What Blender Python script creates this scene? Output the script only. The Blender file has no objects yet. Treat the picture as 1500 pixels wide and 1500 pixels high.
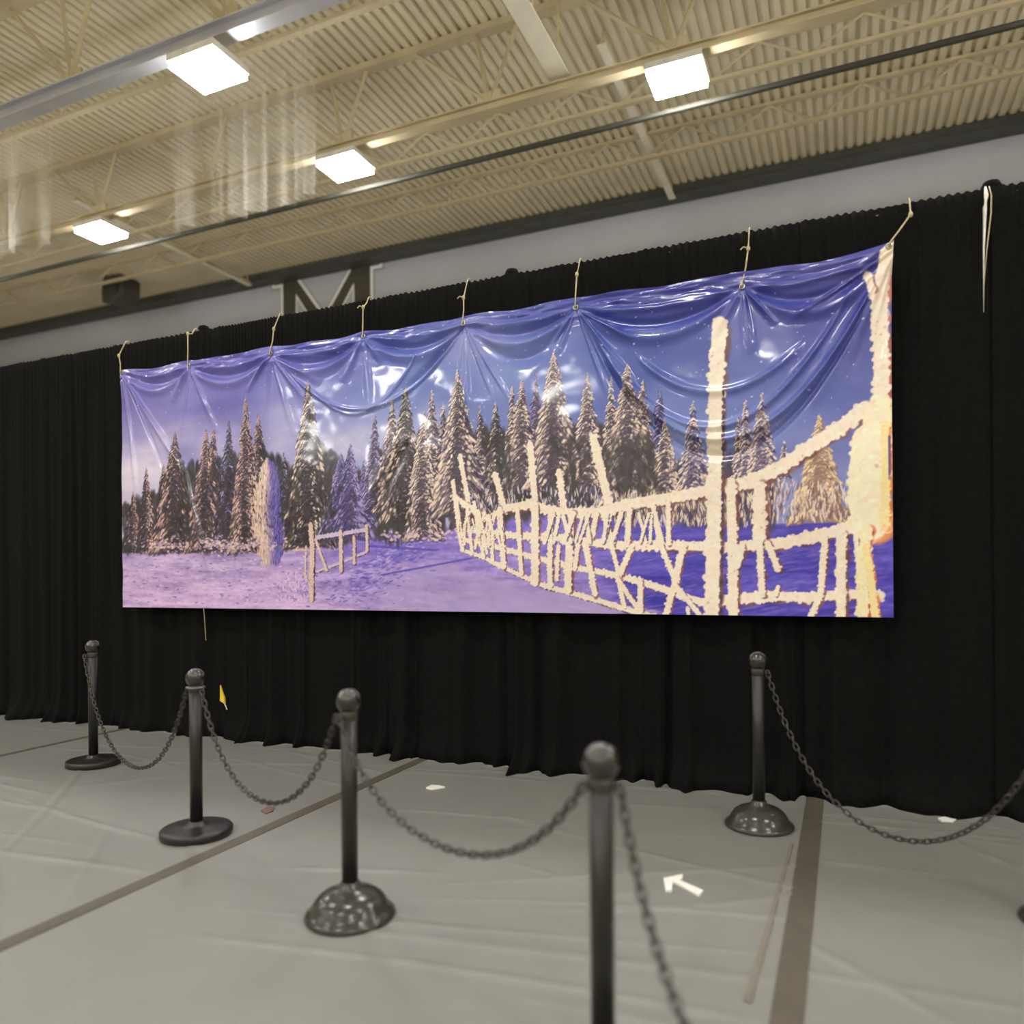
import bpy, math, random
import numpy as np
from mathutils import Vector, Matrix
from mathutils.geometry import tessellate_polygon

random.seed(7)
rng = np.random.default_rng(11)
SC = bpy.context.scene
COL = SC.collection

# ------------------------------------------------------------------ camera
F_PX, PP_Y, CAM_H = 1114.0, 842.0, 1.53          # focal length / horizon row in 1500 px frame
YAW, ROLL = math.radians(23.6), -0.008
cam_d = bpy.data.cameras.new('camera')
cam = bpy.data.objects.new('camera', cam_d)
COL.objects.link(cam)
SC.camera = cam
cam_d.sensor_width = 36.0
cam_d.lens = 36.0 * F_PX / 1500.0
cam_d.shift_y = (PP_Y - 750.0) / 1500.0
cam_d.clip_start, cam_d.clip_end = 0.05, 200
cam.matrix_world = Matrix.Translation((0, 0, CAM_H)) @ Matrix.Rotation(YAW, 4, 'Z') @ Matrix.Rotation(math.pi / 2, 4, 'X') @ Matrix.Rotation(ROLL, 4, 'Z')
cam_d.dof.use_dof = True
cam_d.dof.focus_distance = 6.1
cam_d.dof.aperture_fstop = 0.75

# ------------------------------------------------------------------ world, exposure
wd = bpy.data.worlds.new('world')
SC.world = wd
wd.use_nodes = True
wd.node_tree.nodes['Background'].inputs[0].default_value = (0.9, 0.88, 0.8, 1)
wd.node_tree.nodes['Background'].inputs[1].default_value = 0.0      # closed hall: no sky
SC.view_settings.view_transform = 'Standard'
SC.view_settings.look = 'None'
SC.view_settings.gamma = 1
SC.view_settings.use_curve_mapping = False
SC.view_settings.exposure = 0.18
SC.cycles.max_bounces = 8
SC.cycles.diffuse_bounces = 5
SC.cycles.transparent_max_bounces = 16
LAMP_DOWN = 92.0                                   # radiance of the high bay lamps' lenses

# ------------------------------------------------------------------ pixel -> place
_f = np.array([-math.sin(YAW), math.cos(YAW), 0.0])
_r0 = np.array([math.cos(YAW), math.sin(YAW), 0.0])
_u0 = np.array([0, 0, 1.0])
_r = _r0 * math.cos(ROLL) + _u0 * math.sin(ROLL)
_u = _u0 * math.cos(ROLL) - _r0 * math.sin(ROLL)
_C = np.array([0, 0, CAM_H])
def ray(x, y): return _f + _r * (x - 750) / F_PX + _u * (PP_Y - y) / F_PX
def on_floor(x, y):
    d = ray(x, y); return _C + d * (-CAM_H / d[2])
def on_wall(x, y, n):
    d = ray(x, y); return _C + d * (n / d[1])
def on_level(x, y, z):
    d = ray(x, y); return _C + d * ((z - CAM_H) / d[2])

# ------------------------------------------------------------------ materials
def s2l(c):
    c = np.asarray(c, float) / 255.0
    return np.where(c <= 0.04045, c / 12.92, ((c + 0.055) / 1.055) ** 2.4)
def mat(name, rgb, rough=0.6, metal=0.0, spec=0.5, noise=0.12, scale=6.0, bump=0.0, bscale=60.0, coat=0.0, sheen=0.0):
    m = bpy.data.materials.new(name); m.use_nodes = True
    nt = m.node_tree; b = nt.nodes['Principled BSDF']
    c = s2l(rgb)
    tc = nt.nodes.new('ShaderNodeTexCoord')
    nz = nt.nodes.new('ShaderNodeTexNoise'); nz.inputs['Scale'].default_value = scale; nz.inputs['Detail'].default_value = 5
    nt.links.new(tc.outputs['Object'], nz.inputs['Vector'])
    rp = nt.nodes.new('ShaderNodeValToRGB')
    rp.color_ramp.elements[0].position = 0.3; rp.color_ramp.elements[1].position = 0.7
    rp.color_ramp.elements[0].color = (*np.clip(c * (1 - noise), 0, 1), 1)
    rp.color_ramp.elements[1].color = (*np.clip(c * (1 + noise), 0, 1), 1)
    nt.links.new(nz.outputs['Fac'], rp.inputs['Fac'])
    nt.links.new(rp.outputs['Color'], b.inputs['Base Color'])
    b.inputs['Roughness'].default_value = rough
    b.inputs['Metallic'].default_value = metal
    b.inputs['Specular IOR Level'].default_value = spec
    b.inputs['Coat Weight'].default_value = coat
    b.inputs['Sheen Weight'].default_value = sheen
    if bump:
        n2 = nt.nodes.new('ShaderNodeTexNoise'); n2.inputs['Scale'].default_value = bscale; n2.inputs['Detail'].default_value = 4
        nt.links.new(tc.outputs['Object'], n2.inputs['Vector'])
        bp = nt.nodes.new('ShaderNodeBump'); bp.inputs['Strength'].default_value = bump; bp.inputs['Distance'].default_value = 0.01
        nt.links.new(n2.outputs['Fac'], bp.inputs['Height'])
        nt.links.new(bp.outputs['Normal'], b.inputs['Normal'])
    return m
def emit(name, rgb, s):
    m = bpy.data.materials.new(name); m.use_nodes = True
    nt = m.node_tree; nt.nodes.clear()
    e = nt.nodes.new('ShaderNodeEmission'); o = nt.nodes.new('ShaderNodeOutputMaterial')
    e.inputs[0].default_value = (*rgb, 1); e.inputs[1].default_value = s
    nt.links.new(e.outputs[0], o.inputs[0]); return m
def attr_mat(name, attr, rough, spec=0.5, coat=0.0, bump=0.0, bscale=40):
    m = mat(name, (128, 128, 128), rough, spec=spec, coat=coat, bump=bump, bscale=bscale)
    nt = m.node_tree
    a = nt.nodes.new('ShaderNodeAttribute'); a.attribute_name = attr
    nt.links.new(a.outputs['Color'], nt.nodes['Principled BSDF'].inputs['Base Color'])
    return m

M = dict(
    deck=mat('roof_deck_paint', (214, 205, 178), 0.7, noise=0.06, scale=0.7),
    steel=mat('beige_steel_paint', (188, 174, 140), 0.6, noise=0.1, scale=2),
    steel_dark=mat('grey_steel_paint', (120, 112, 92), 0.6, noise=0.1, scale=2),
    silver=mat('silver_steel', (205, 207, 215), 0.35, metal=0.55, noise=0.06, scale=3),
    white_steel=mat('white_steel_paint', (225, 220, 200), 0.55, noise=0.05, scale=3),
    cable=mat('dark_cable', (60, 58, 50), 0.6),
    wall=mat('grey_wall_paint', (192, 196, 206), 0.8, noise=0.03, scale=1.2, bump=0.05, bscale=90),
    wall_side=mat('tan_wall_paint', (190, 182, 165), 0.8, noise=0.05, scale=1.0),
    ball=mat('polished_black_ball', (40, 39, 35), 0.1, noise=0.1, coat=0.5),
    beam=mat('charcoal_beam', (72, 74, 70), 0.55, noise=0.15, scale=3),
    logo_dark=mat('letter_charcoal', (78, 74, 62), 0.6, noise=0.05),
    logo_line=mat('letter_dark_line', (82, 82, 92), 0.6, noise=0.05),
    logo_white=mat('letter_white', (253, 252, 250), 0.6, noise=0.02),
    drape=mat('black_drape_cloth', (16, 16, 15), 0.95, spec=0.12, noise=0.3, scale=30, bump=0.4, bscale=220),
    post=mat('black_plastic', (34, 33, 30), 0.38, noise=0.12, scale=18, bump=0.05, bscale=150),
    gloss=mat('glossy_black_plastic', (58, 56, 50), 0.22, noise=0.15, scale=14),
    chain=mat('dark_chain_plastic', (58, 55, 50), 0.35, noise=0.25, scale=20),
    pipe=mat('pipe_metal', (120, 120, 120), 0.4, metal=0.8),
    twine=mat('tan_twine', (190, 175, 135), 0.8, noise=0.25, scale=60),
    white_cord=mat('white_cord', (228, 224, 214), 0.6, noise=0.1, scale=40),
    brass=mat('grommet_metal', (190, 185, 170), 0.3, metal=0.9),
    tape=mat('dark_seam_tape', (84, 78, 68), 0.6, noise=0.12, scale=9, bump=0.1, bscale=40),
    thin_strip=mat('grey_thin_strip', (118, 112, 102), 0.6, noise=0.1, scale=9),
    white_tape=mat('white_floor_tape', (236, 234, 228), 0.6, noise=0.04),
    subfloor=mat('gym_subfloor', (140, 132, 112), 0.6),
    speaker=mat('speaker_charcoal', (70, 66, 56), 0.7),
    yellow=mat('yellow_plastic', (235, 205, 70), 0.5),
    brown=mat('brown_scrap', (110, 88, 78), 0.8),
    housing=mat('lamp_housing', (215, 212, 200), 0.5),
    lens=emit('lamp_lens', (1.0, 0.98, 0.945), LAMP_DOWN),
)

# ------------------------------------------------------------------ mesh helpers
class MB:
    def __init__(s): s.v = []; s.f = []
    def add(s, vs, fs):
        k = len(s.v); s.v += [tuple(map(float, p)) for p in vs]; s.f += [tuple(i + k for i in f) for f in fs]; return s
    def box(s, x0, x1, y0, y1, z0, z1):
        return s.add([(x0, y0, z0), (x1, y0, z0), (x1, y1, z0), (x0, y1, z0), (x0, y0, z1), (x1, y0, z1), (x1, y1, z1), (x0, y1, z1)],
                     [(3, 2, 1, 0), (4, 5, 6, 7), (0, 1, 5, 4), (1, 2, 6, 5), (2, 3, 7, 6), (3, 0, 4, 7)])
    def tube(s, pts, rad, n=8, cap=True):
        pts = [np.asarray(p, float) for p in pts]
        if not hasattr(rad, '__len__'): rad = [rad] * len(pts)
        rings = []
        for i, p in enumerate(pts):
            t = pts[min(i + 1, len(pts) - 1)] - pts[max(i - 1, 0)]
            t = t / (np.linalg.norm(t) + 1e-9)
            a = np.cross(t, (0, 0, 1.0) if abs(t[2]) < 0.95 else (1.0, 0, 0)); a /= np.linalg.norm(a); b = np.cross(t, a)
            rings.append([p + rad[i] * (math.cos(2 * math.pi * k / n) * a + math.sin(2 * math.pi * k / n) * b) for k in range(n)])
        vs = [q for r in rings for q in r]; fs = []
        for i in range(len(pts) - 1):
            for k in range(n):
                fs.append((i * n + k, i * n + (k + 1) % n, (i + 1) * n + (k + 1) % n, (i + 1) * n + k))
        if cap: fs += [tuple(range(n))[::-1], tuple((len(pts) - 1) * n + k for k in range(n))]
        return s.add(vs, fs)
    def bar(s, a, b, w): return s.tube([a, b], w * 0.7071, 4)
    def lathe(s, prof, n=32, c=(0, 0, 0)):
        vs, fs = [], []
        for r, z in prof:
            for k in range(n):
                vs.append((c[0] + r * math.cos(2 * math.pi * k / n), c[1] + r * math.sin(2 * math.pi * k / n), c[2] + z))
        for i in range(len(prof) - 1):
            for k in range(n):
                fs.append((i * n + k, i * n + (k + 1) % n, (i + 1) * n + (k + 1) % n, (i + 1) * n + k))
        fs += [tuple(range(n))[::-1], tuple((len(prof) - 1) * n + k for k in range(n))]
        return s.add(vs, fs)
    def mesh(s, name, m, smooth=False):
        me = bpy.data.meshes.new(name); me.from_pydata(s.v, [], s.f); me.update()
        if m: me.materials.append(m)
        if smooth: me.polygons.foreach_set('use_smooth', [True] * len(me.polygons))
        return me
    def build(s, name, m, parent=None, smooth=False, loc=None):
        return place(name, s.mesh(name, m, smooth), parent, loc)
def place(name, me, parent=None, loc=None, rot=None):
    o = bpy.data.objects.new(name, me); COL.objects.link(o)
    if parent: o.parent = parent
    if loc is not None: o.location = loc
    if rot is not None: o.rotation_euler = rot
    return o
def thing(name, label, cat, loc=(0, 0, 0), group=None):
    o = bpy.data.objects.new(name, None); COL.objects.link(o); o.location = loc; o.empty_display_size = 0.1
    return tag(o, label, cat, group)
def tag(o, label, cat, group=None):
    o['label'] = label; o['category'] = cat
    if group: o['group'] = group
    return o
def struct(o): o['kind'] = 'structure'; return o
def dup(root, loc, label=None, group=None):
    r = root.copy(); COL.objects.link(r); r.location = loc
    if label: r['label'] = label
    if group: r['group'] = group
    for ch in root.children:
        c = ch.copy(); COL.objects.link(c); c.parent = r
        for g in ch.children:
            d = g.copy(); COL.objects.link(d); d.parent = c
    return r
def grid_mesh(name, P, m, smooth=True):
    """P: (rows, cols, 3) array"""
    R, Cn = P.shape[:2]
    me = bpy.data.meshes.new(name)
    idx = np.arange(R * Cn).reshape(R, Cn)
    q = np.stack([idx[:-1, :-1], idx[:-1, 1:], idx[1:, 1:], idx[1:, :-1]], -1).reshape(-1, 4)
    me.vertices.add(R * Cn); me.vertices.foreach_set('co', P.reshape(-1).astype(np.float32))
    me.loops.add(q.size); me.loops.foreach_set('vertex_index', q.reshape(-1).astype(np.int32))
    me.polygons.add(len(q)); me.polygons.foreach_set('loop_start', (np.arange(len(q)) * 4).astype(np.int32))
    if smooth: me.polygons.foreach_set('use_smooth', np.ones(len(q), bool))
    me.update(calc_edges=True)
    if m: me.materials.append(m)
    return me
def set_color(me, name, rgb_lin):
    a = me.attributes.new(name, 'FLOAT_COLOR', 'POINT')
    c = np.concatenate([rgb_lin.reshape(-1, 3), np.ones((rgb_lin.size // 3, 1))], 1).astype(np.float32)
    a.data.foreach_set('color', c.reshape(-1))
def vnoise(h, w, cell, rg, cellx=None):
    cx = cellx or cell
    gh, gw = int(h / cell) + 3, int(w / cx) + 3
    g = rg.random((gh, gw))
    y = np.arange(h) / cell; x = np.arange(w) / cx
    yi, xi = y.astype(int), x.astype(int); fy, fx = y - yi, x - xi
    fy = fy * fy * (3 - 2 * fy); fx = fx * fx * (3 - 2 * fx)
    a = g[yi][:, xi]; b = g[yi][:, xi + 1]; c = g[yi + 1][:, xi]; d = g[yi + 1][:, xi + 1]
    return (a * (1 - fx) + b * fx) * (1 - fy)[:, None] + (c * (1 - fx) + d * fx) * fy[:, None]
def fbm(h, w, cell, rg, octv=4, cellx=None):
    o = np.zeros((h, w)); amp = 1; tot = 0; cx = cellx or cell
    for _ in range(octv):
        o += amp * vnoise(h, w, max(cell, 1.01), rg, max(cx, 1.01)); tot += amp; amp *= 0.55; cell /= 2; cx /= 2
    return o / tot

# ================================================================== the hall
DECK_Z = 9.9
BEAM_Y, WALL_Y = 16.45, 16.95
X_L = float(on_wall(0, 480, BEAM_Y)[0]) - 2.5
X_R, Y_B = 11.0, -19.0
beam_top = DECK_Z + 0.02
beam_bot = float(on_wall(750, 331, BEAM_Y)[2])

fl = struct(MB().box(X_L, X_R, Y_B, WALL_Y, -0.1, 0.0).build('floor', M['subfloor']))
struct(MB().box(X_L, X_R, WALL_Y, WALL_Y + 0.2, 0, DECK_Z + 0.1).build('wall_front', M['wall']))
struct(MB().box(X_L - 0.2, X_L, Y_B, WALL_Y, 0, DECK_Z + 0.1).build('wall_left', M['wall_side']))
struct(MB().box(X_R, X_R + 0.2, Y_B, WALL_Y, 0, DECK_Z + 0.1).build('wall_right', M['wall_side']))
struct(MB().box(X_L, X_R, Y_B - 0.2, Y_B, 0, DECK_Z + 0.1).build('wall_back', M['wall_side']))
struct(MB().box(X_L, X_R, BEAM_Y, WALL_Y - 0.025, beam_bot + 0.02, beam_top).build('trim_1', M['beam']))
struct(MB().box(X_L, X_R, BEAM_Y + 0.03, WALL_Y - 0.025, beam_bot - 0.03, beam_bot + 0.02).build('trim_2', M['beam']))

# fluted roof deck, flutes run towards the grey wall
pitch = 0.17
prof = []
x = X_L
while x < X_R:
    prof += [(x, 0), (x + 0.095, 0), (x + 0.11, 0.055), (x + 0.155, 0.055)]
    x += pitch
vs = [(px, Y_B, DECK_Z + pz) for px, pz in prof] + [(px, WALL_Y, DECK_Z + pz) for px, pz in prof]
n = len(prof)
dk = MB().add(vs, [(i, i + n, i + n + 1, i + 1) for i in range(n - 1)])
dk.box(X_L, X_R, Y_B, WALL_Y, DECK_Z + 0.12, DECK_Z + 0.2)
struct(dk.build('ceiling', M['deck']))

# open web joists along the wall
def joist(Y, depth, x0, x1, step, label, group):
    t = thing('roof_joist', label, 'joist', (0, Y, DECK_Z), group)
    MB().box(x0, x1, -0.06, 0.06, -0.05, 0.0).build('top_chord', M['steel'], t)
    MB().box(x0, x1, -0.05, 0.05, -depth, -depth + 0.05).build('bottom_chord', M['steel'], t)
    me = [MB().bar((0, 0, -0.04), (step / 2, 0, -depth + 0.04), 0.035).mesh('web_bar', M['steel']),
          MB().bar((0, 0, -depth + 0.04), (step / 2, 0, -0.04), 0.035).mesh('web_bar', M['steel'])]
    x = x0; k = 0
    while x + step / 2 < x1:
        place('web_bar', me[k % 2], t, (x, 0, 0)); x += step / 2; k += 1
for jy, jl in ((14.3, 'open web steel joist next to the dark wall beam'),
               (12.5, 'open web steel joist between the dark conduit and the joist by the wall beam'), (8.9, 'open web steel joist between the two lamp trusses, netting hanging from it')):
    joist(jy, 0.5, X_L + 0.1, min(X_R, 6.0), 1.5, jl, 'open web roof joists')

# two deep trusses that carry the lamps
def truss(name, Y, zb, chord_mat, hw, hh, label, xs, x0, x1):
    t = thing(name, label, 'truss', (0, Y, zb))
    c = MB().box(x0, x1, -hw, hw, 0, 0.025).box(x0, x1, -0.02, 0.02, 0.025, hh - 0.02).box(x0, x1, -hw, hw, hh - 0.02, hh)
    c.build('bottom_chord', chord_mat, t)
    top = DECK_Z - zb
    MB().box(x0, x1, -0.09, 0.09, top - 0.1, top).build('top_chord', M['steel'], t)
    for xn in xs:
        for dx in (-1.45, -0.25, 0.55):
            MB().bar((xn, 0, hh - 0.01), (xn + dx * 0.9, 0, top - 0.06), 0.05).build('web_bar', M['steel'], t)
        MB().box(xn - 0.2, xn + 0.2, -0.02, 0.02, hh - 0.02, hh + 0.16).build('gusset_plate', M['steel'], t)
    return t
xs1 = [-19.0, -16.2, -13.4, -10.6, -7.6, -4.9, -2.1, 0.7, 3.5]
truss('roof_truss', 7.24, 8.2, M['silver'], 0.1, 0.2, 'deep steel roof truss with broad silver bottom chord above the big lamp',
      [float(on_wall(105, 95, 7.24)[0]) + 2.8 * k for k in range(-3, 6)], X_L, X_R)
truss('roof_truss', 10.5, 8.58, M['steel'], 0.08, 0.14, 'deep steel roof truss with narrow beige chord carrying a row of lamps', xs1, X_L, X_R)

# cross beams between trusses, running towards the grey wall
_b1, _b2 = on_level(925, 160, 9.62), on_level(168, 322, 9.62)
for i, (xx, y0, y1, w, zz) in enumerate([(-3.75, 7.3, 10.5, 0.3, 8.8), (float(_b1[0]), 11.2, 16.44, 0.14, 9.62), (float(_b2[0]), 11.2, 16.44, 0.14, 9.62)]):
    lab = ['wide pale steel cross beam linking the two roof trusses', 'narrow white cross beam running from lamp truss to the dark wall beam beside the right lamp',
           'narrow white cross beam starting at the lamp above the hanging loudspeaker'][i]
    b = thing('cross_beam', lab, 'beam', (xx, (y0 + y1) / 2, zz))
    h = (y1 - y0) / 2
    MB().box(-w / 2, w / 2, -h, h, -0.02, 0).build('bottom_flange', M['white_steel'], b)
    MB().box(-0.02, 0.02, -h, h, 0, 0.1).build('beam_web', M['steel'], b)
    for q in range(4):
        yq = -h + 0.1 + (2 * h - 0.2) * q / 3
        MB().bar((0, yq, 0.09), (0, yq, DECK_Z - zz), 0.03).build('hanger_rod', M['steel'], b)
# dark cable under the roof
cz = float(on_wall(750, 222, 11.1)[2])
tag(MB().tube([(X_L, 11.1, cz), (X_R, 11.1, cz)], 0.045, 8).build('conduit', M['cable']), 'long dark conduit strung under the roof in front of the joists', 'conduit')

# high bay lamps
def make_lamp(label, group, hang, off=False):
    t = thing('high_bay_lamp_offscreen' if off else 'high_bay_lamp', label, 'lamp', (0, 0, 8.5), group)
    MB().box(-0.38, 0.38, -0.31, 0.31, 0.0, 0.09).box(-0.12, 0.12, -0.12, 0.12, 0.09, 0.16).build('housing', M['housing'], t)
    MB().box(-0.36, 0.36, -0.29, 0.29, -0.075, 0.0).build('lens_offscreen' if off else 'lens', M['lens'], t)
    for sx in (-1, 1):
        MB().bar((sx * 0.2, 0, 0.08), (sx * 0.2, 0, hang), 0.03).build('hanger', M['steel'], t)
    return t
# row of three under the beige truss
for xx, lb in ((-13.35, 'near the hanging loudspeaker'), (-7.55, 'above the letter M'), (-2.05, 'beside the wide pale cross beam')):
    if xx == -13.35:
        lampA = make_lamp('glowing square high bay lamp under the beige truss ' + lb, 'high bay lamps', 0.23); lampA.location = (xx, 10.5, 8.36)
    else: dup(lampA, (xx, 10.5, 8.36), 'glowing square high bay lamp under the beige truss ' + lb)
# one under the silver truss
lampB = make_lamp('large glowing high bay lamp right under the silver truss chord', 'lamps under the silver truss', 0.25)
lampB.location = (float(on_wall(305, 80, 7.3)[0]), 7.3, 7.97)
# the same grid goes on over the hall beside and behind the camera (its lamps mirror in the posts' ball tops)
lampC = make_lamp('high bay lamp over the open hall floor', 'lamps over the hall floor', DECK_Z - 8.3, True)
first = True
for yy in (10.5, 7.3, 1.6, -4.1, -9.8, -15.5):
    for xx in (-19.0, -13.3, -7.6, -2.0, 3.6, 8.6):
        if (yy == 10.5 and -14 < xx < 0) or (yy == 7.3 and -8 < xx < -7): continue
        p = (xx, yy, 8.3 if yy < 7 else (7.97 if yy == 7.3 else 8.36))
        if first: lampC.location = p; first = False
        else:
            o = dup(lampC, p); o.name = 'high_bay_lamp_offscreen'

# loudspeaker cluster near the far wall
sp = on_wall(178, 424, 15.2)
ls = thing('loudspeaker', 'dark hanging loudspeaker cluster under the roof close to grey wall', 'loudspeaker', tuple(sp))
MB().add([(-.42, -.3, -.1), (-.2, -.4, .36), (.2, -.4, .42), (.44, -.3, .22), (.42, -.3, -.3), (.12, -.4, -.5), (-.26, -.4, -.46),
          (-.36, .3, -.1), (-.2, .3, .3), (.2, .3, .36), (.38, .3, .2), (.36, .3, -.26), (.12, .3, -.42), (-.22, .3, -.4)],
         [(0, 1, 2, 3, 4, 5, 6), (13, 12, 11, 10, 9, 8, 7)] + [(i, i + 7, (i + 1) % 7 + 7, (i + 1) % 7) for i in range(7)]).build('cabinet', M['speaker'], ls)
MB().add([(-.25, -.405, .02), (.3, -.41, .1), (.28, -.41, -.3), (-.15, -.41, -.36)], [(3, 2, 1, 0)]).build('grille', M['cable'], ls)
for dx in (-.15, .2):
    MB().bar((dx, 0, .3), (dx, 0, DECK_Z - sp[2]), 0.03).build('hanger_rod', M['steel_dark'], ls)

# letter M on the wall
p0, p1 = on_wall(398, 413, WALL_Y), on_wall(562, 381, WALL_Y)
W = float(p1[0] - p0[0]); ztop = beam_bot + 0.3; HM = 3.1
wz = lambda x, y: float(on_wall(x, y, WALL_Y)[2]) - ztop
sf = max(0.3, -(wz(562, 394) + wz(398, 425)) / 2); vb = wz(478, 457); ca_ = (wz(437, 440) + wz(515, 424)) / 2; fs_ = 0.3
vx = -vb / (-.335 - vb); xl_, xr_ = .49 - .205 * vx, .49 + .2 * vx
P = [(0, 0), (xl_, 0), (.49, vb), (xr_, 0), (1, 0), (1, -sf), (.92, -sf), (.92, -HM + fs_), (1, -HM + fs_), (1, -HM), (.66, -HM), (.66, -HM + fs_), (.735, -HM + fs_),
     (.735, ca_), (.49, vb - .95), (.245, ca_), (.245, -HM + fs_), (.33, -HM + fs_), (.33, -HM), (0, -HM), (0, -HM + fs_), (.08, -HM + fs_), (.08, -sf), (0, -sf)]
P = [(a * W, b) for a, b in P]
def offset(P, d):
    out = []
    for i in range(len(P)):
        a, b, c = np.array(P[i - 1]), np.array(P[i]), np.array(P[(i + 1) % len(P)])
        e1 = (b - a) / np.linalg.norm(b - a); e2 = (c - b) / np.linalg.norm(c - b)
        n1 = np.array((-e1[1], e1[0])); n2 = np.array((-e2[1], e2[0]))      # outward for clockwise
        m = n1 + n2; m = m / max(0.35, m @ n1) if m @ n1 > 0.05 else n1
        out.append(tuple(b + d * m))
    return out
lg = thing('wall_letter', 'large dark letter M with white outline painted on grey wall', 'letter', (float(p0[0]), WALL_Y, ztop))
for nm, d, th, mm in (('dark_outline', 0.0, 0.006, 'logo_line'), ('white_outline', -0.022, 0.012, 'logo_white'), ('letter_fill', -0.115, 0.018, 'logo_dark')):
    Q = offset(P, d); k = len(Q)
    MB().add([(a, -th, b) for a, b in Q] + [(a, 0, b) for a, b in Q], [tuple(t) for t in tessellate_polygon([[Vector((a, b, 0)) for a, b in Q]])] + [(i, (i + 1) % k, (i + 1) % k + k, i + k) for i in range(k)]).build(nm, M[mm], lg)

# sheer netting gathered under the roof
net_m = bpy.data.materials.new('sheer_netting'); net_m.use_nodes = True
nt = net_m.node_tree; b = nt.nodes['Principled BSDF']
b.inputs['Base Color'].default_value = (0.85, 0.83, 0.76, 1); b.inputs['Roughness'].default_value = 0.8
tc = nt.nodes.new('ShaderNodeTexCoord'); mp = nt.nodes.new('ShaderNodeMapping'); mp.inputs['Scale'].default_value = (5.0, 1.0, 0.12)
nz = nt.nodes.new('ShaderNodeTexNoise'); nz.inputs['Scale'].default_value = 1.0
mr = nt.nodes.new('ShaderNodeMapRange'); mr.inputs['From Min'].default_value = 0.4; mr.inputs['From Max'].default_value = 0.8
mr.inputs['To Min'].default_value = 0.0; mr.inputs['To Max'].default_value = 0.24
nt.links.new(tc.outputs['Object'], mp.inputs['Vector']); nt.links.new(mp.outputs[0], nz.inputs['Vector'])
nt.links.new(nz.outputs['Fac'], mr.inputs['Value']); nt.links.new(mr.outputs[0], b.inputs['Alpha'])
for (xa, xb, zt, zb, lab) in ((250, 470, 9.41, 7.0, 'sheer white netting hanging in folds below the large lamp'), (-40, 82, 9.41, 7.4, 'sheer white netting bunched under the roof beyond the silver chord')):
    X0, X1 = float(on_wall(xa, 150, 8.9)[0]), float(on_wall(xb, 150, 8.9)[0])
    cN = int((X1 - X0) / 0.03); xx = np.linspace(X0, X1, cN); zz = np.linspace(zt, zb, 14)
    Pn = np.zeros((14, cN, 3)); Pn[..., 0] = xx; Pn[..., 2] = zz[:, None]
    Pn[..., 1] = 8.9 + 0.09 * np.sin(xx * 11 + 2 * np.sin(xx * 3.1)) + 0.05 * np.sin(xx * 27)
    tag(place('netting', grid_mesh('netting', Pn, net_m)), lab, 'netting', 'netting under the roof')

# ================================================================== floor covering sheets with creases
def floor_sheet(x0, x1, y0, y1, seed):
    rg = np.random.default_rng(seed)
    st = 0.016
    nx, ny = int((x1 - x0) / st) + 1, int((y1 - y0) / st) + 1
    xs = np.linspace(x0, x1, nx); ys = np.linspace(y0, y1, ny)
    X, Y = np.meshgrid(xs, ys)
    hgt = 0.003 * (fbm(ny, nx, 47, rg, 3) - 0.5); wear = 0.10 * (fbm(ny, nx, 75, rg, 4) - 0.5) + 0.08 * (fbm(ny, nx, 11, rg, 2) - 0.5)
    for k in range(int(5.0 * (y1 - y0))):
        cx, cy = rg.uniform(x0, x1), rg.uniform(y0, y1)
        ang = rg.choice([rg.normal(0.12, 0.16), rg.normal(0.75, 0.25), rg.normal(-0.5, 0.25)], p=[0.62, 0.22, 0.16])
        L = rg.uniform(0.5, 2.2); bend = rg.normal(0, 0.06)
        dx, dy = X - cx, Y - cy
        al = dx * math.cos(ang) + dy * math.sin(ang); ac = -dx * math.sin(ang) + dy * math.cos(ang) - bend * al * al
        w = rg.uniform(0.016, 0.03)
        msk = np.clip(1 - (np.abs(al) / L) ** 2, 0, 1)
        g = np.exp(-(ac / w) ** 2) * msk
        s = rg.uniform(0.4, 1.0)
        hgt += 0.0085 * s * g
    edge = np.clip(np.minimum(X - x0, x1 - X) / 0.08, 0, 1)
    Pt = np.stack([X, Y, 0.004 + np.clip(hgt, -0.002, 0.0085) * edge], -1)
    base = s2l((127, 127, 122))
    colr = base[None, None] * (1 + wear)[..., None] * np.array([1, 1, 1.0])
    me = grid_mesh('floor_sheet', Pt, M['sheet']); set_color(me, 'tint', np.clip(colr, 0, 1))
    return place('floor_sheet', me, fl)
M['sheet'] = attr_mat('grey_floor_covering', 'tint', 0.42, spec=0.4, bump=0.06, bscale=90)
SEAMS = [-9.75, -6.68, -3.22, -0.19, 2.9, 6.0]
for i in range(len(SEAMS) - 1):
    floor_sheet(SEAMS[i], SEAMS[i + 1], (1.5, 1.0, 0.5, 0.5, 0.5)[i], 6.2, 40 + i)
for i, xx in enumerate(SEAMS[1:4]):
    w = (0.03, 0.045, 0.055)[i]
    lab = ['thin dark seam tape on the floor beyond the furthest post', 'long dark seam tape on floor between the two rows of posts and base of flat-based post',
           'wide dark seam tape on floor beside the lone post near the drapes'][i]
    lab = ['thin dark seam tape on the floor behind the furthest flat-based post', 'long dark seam tape on the floor passing beside the middle flat-based post',
           'wide dark seam tape on the floor beside the lone post near the drapes'][i]
    tag(MB().box(xx - w, xx + w, -0.5, 5.6, 0.002, 0.008).build('seam_tape', M['tape']), lab, 'tape', 'floor seam tapes')
a, b2 = on_floor(1160, 1238), on_floor(1095, 1470)  # narrow flat strip, slightly darker than the floor covering
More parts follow.
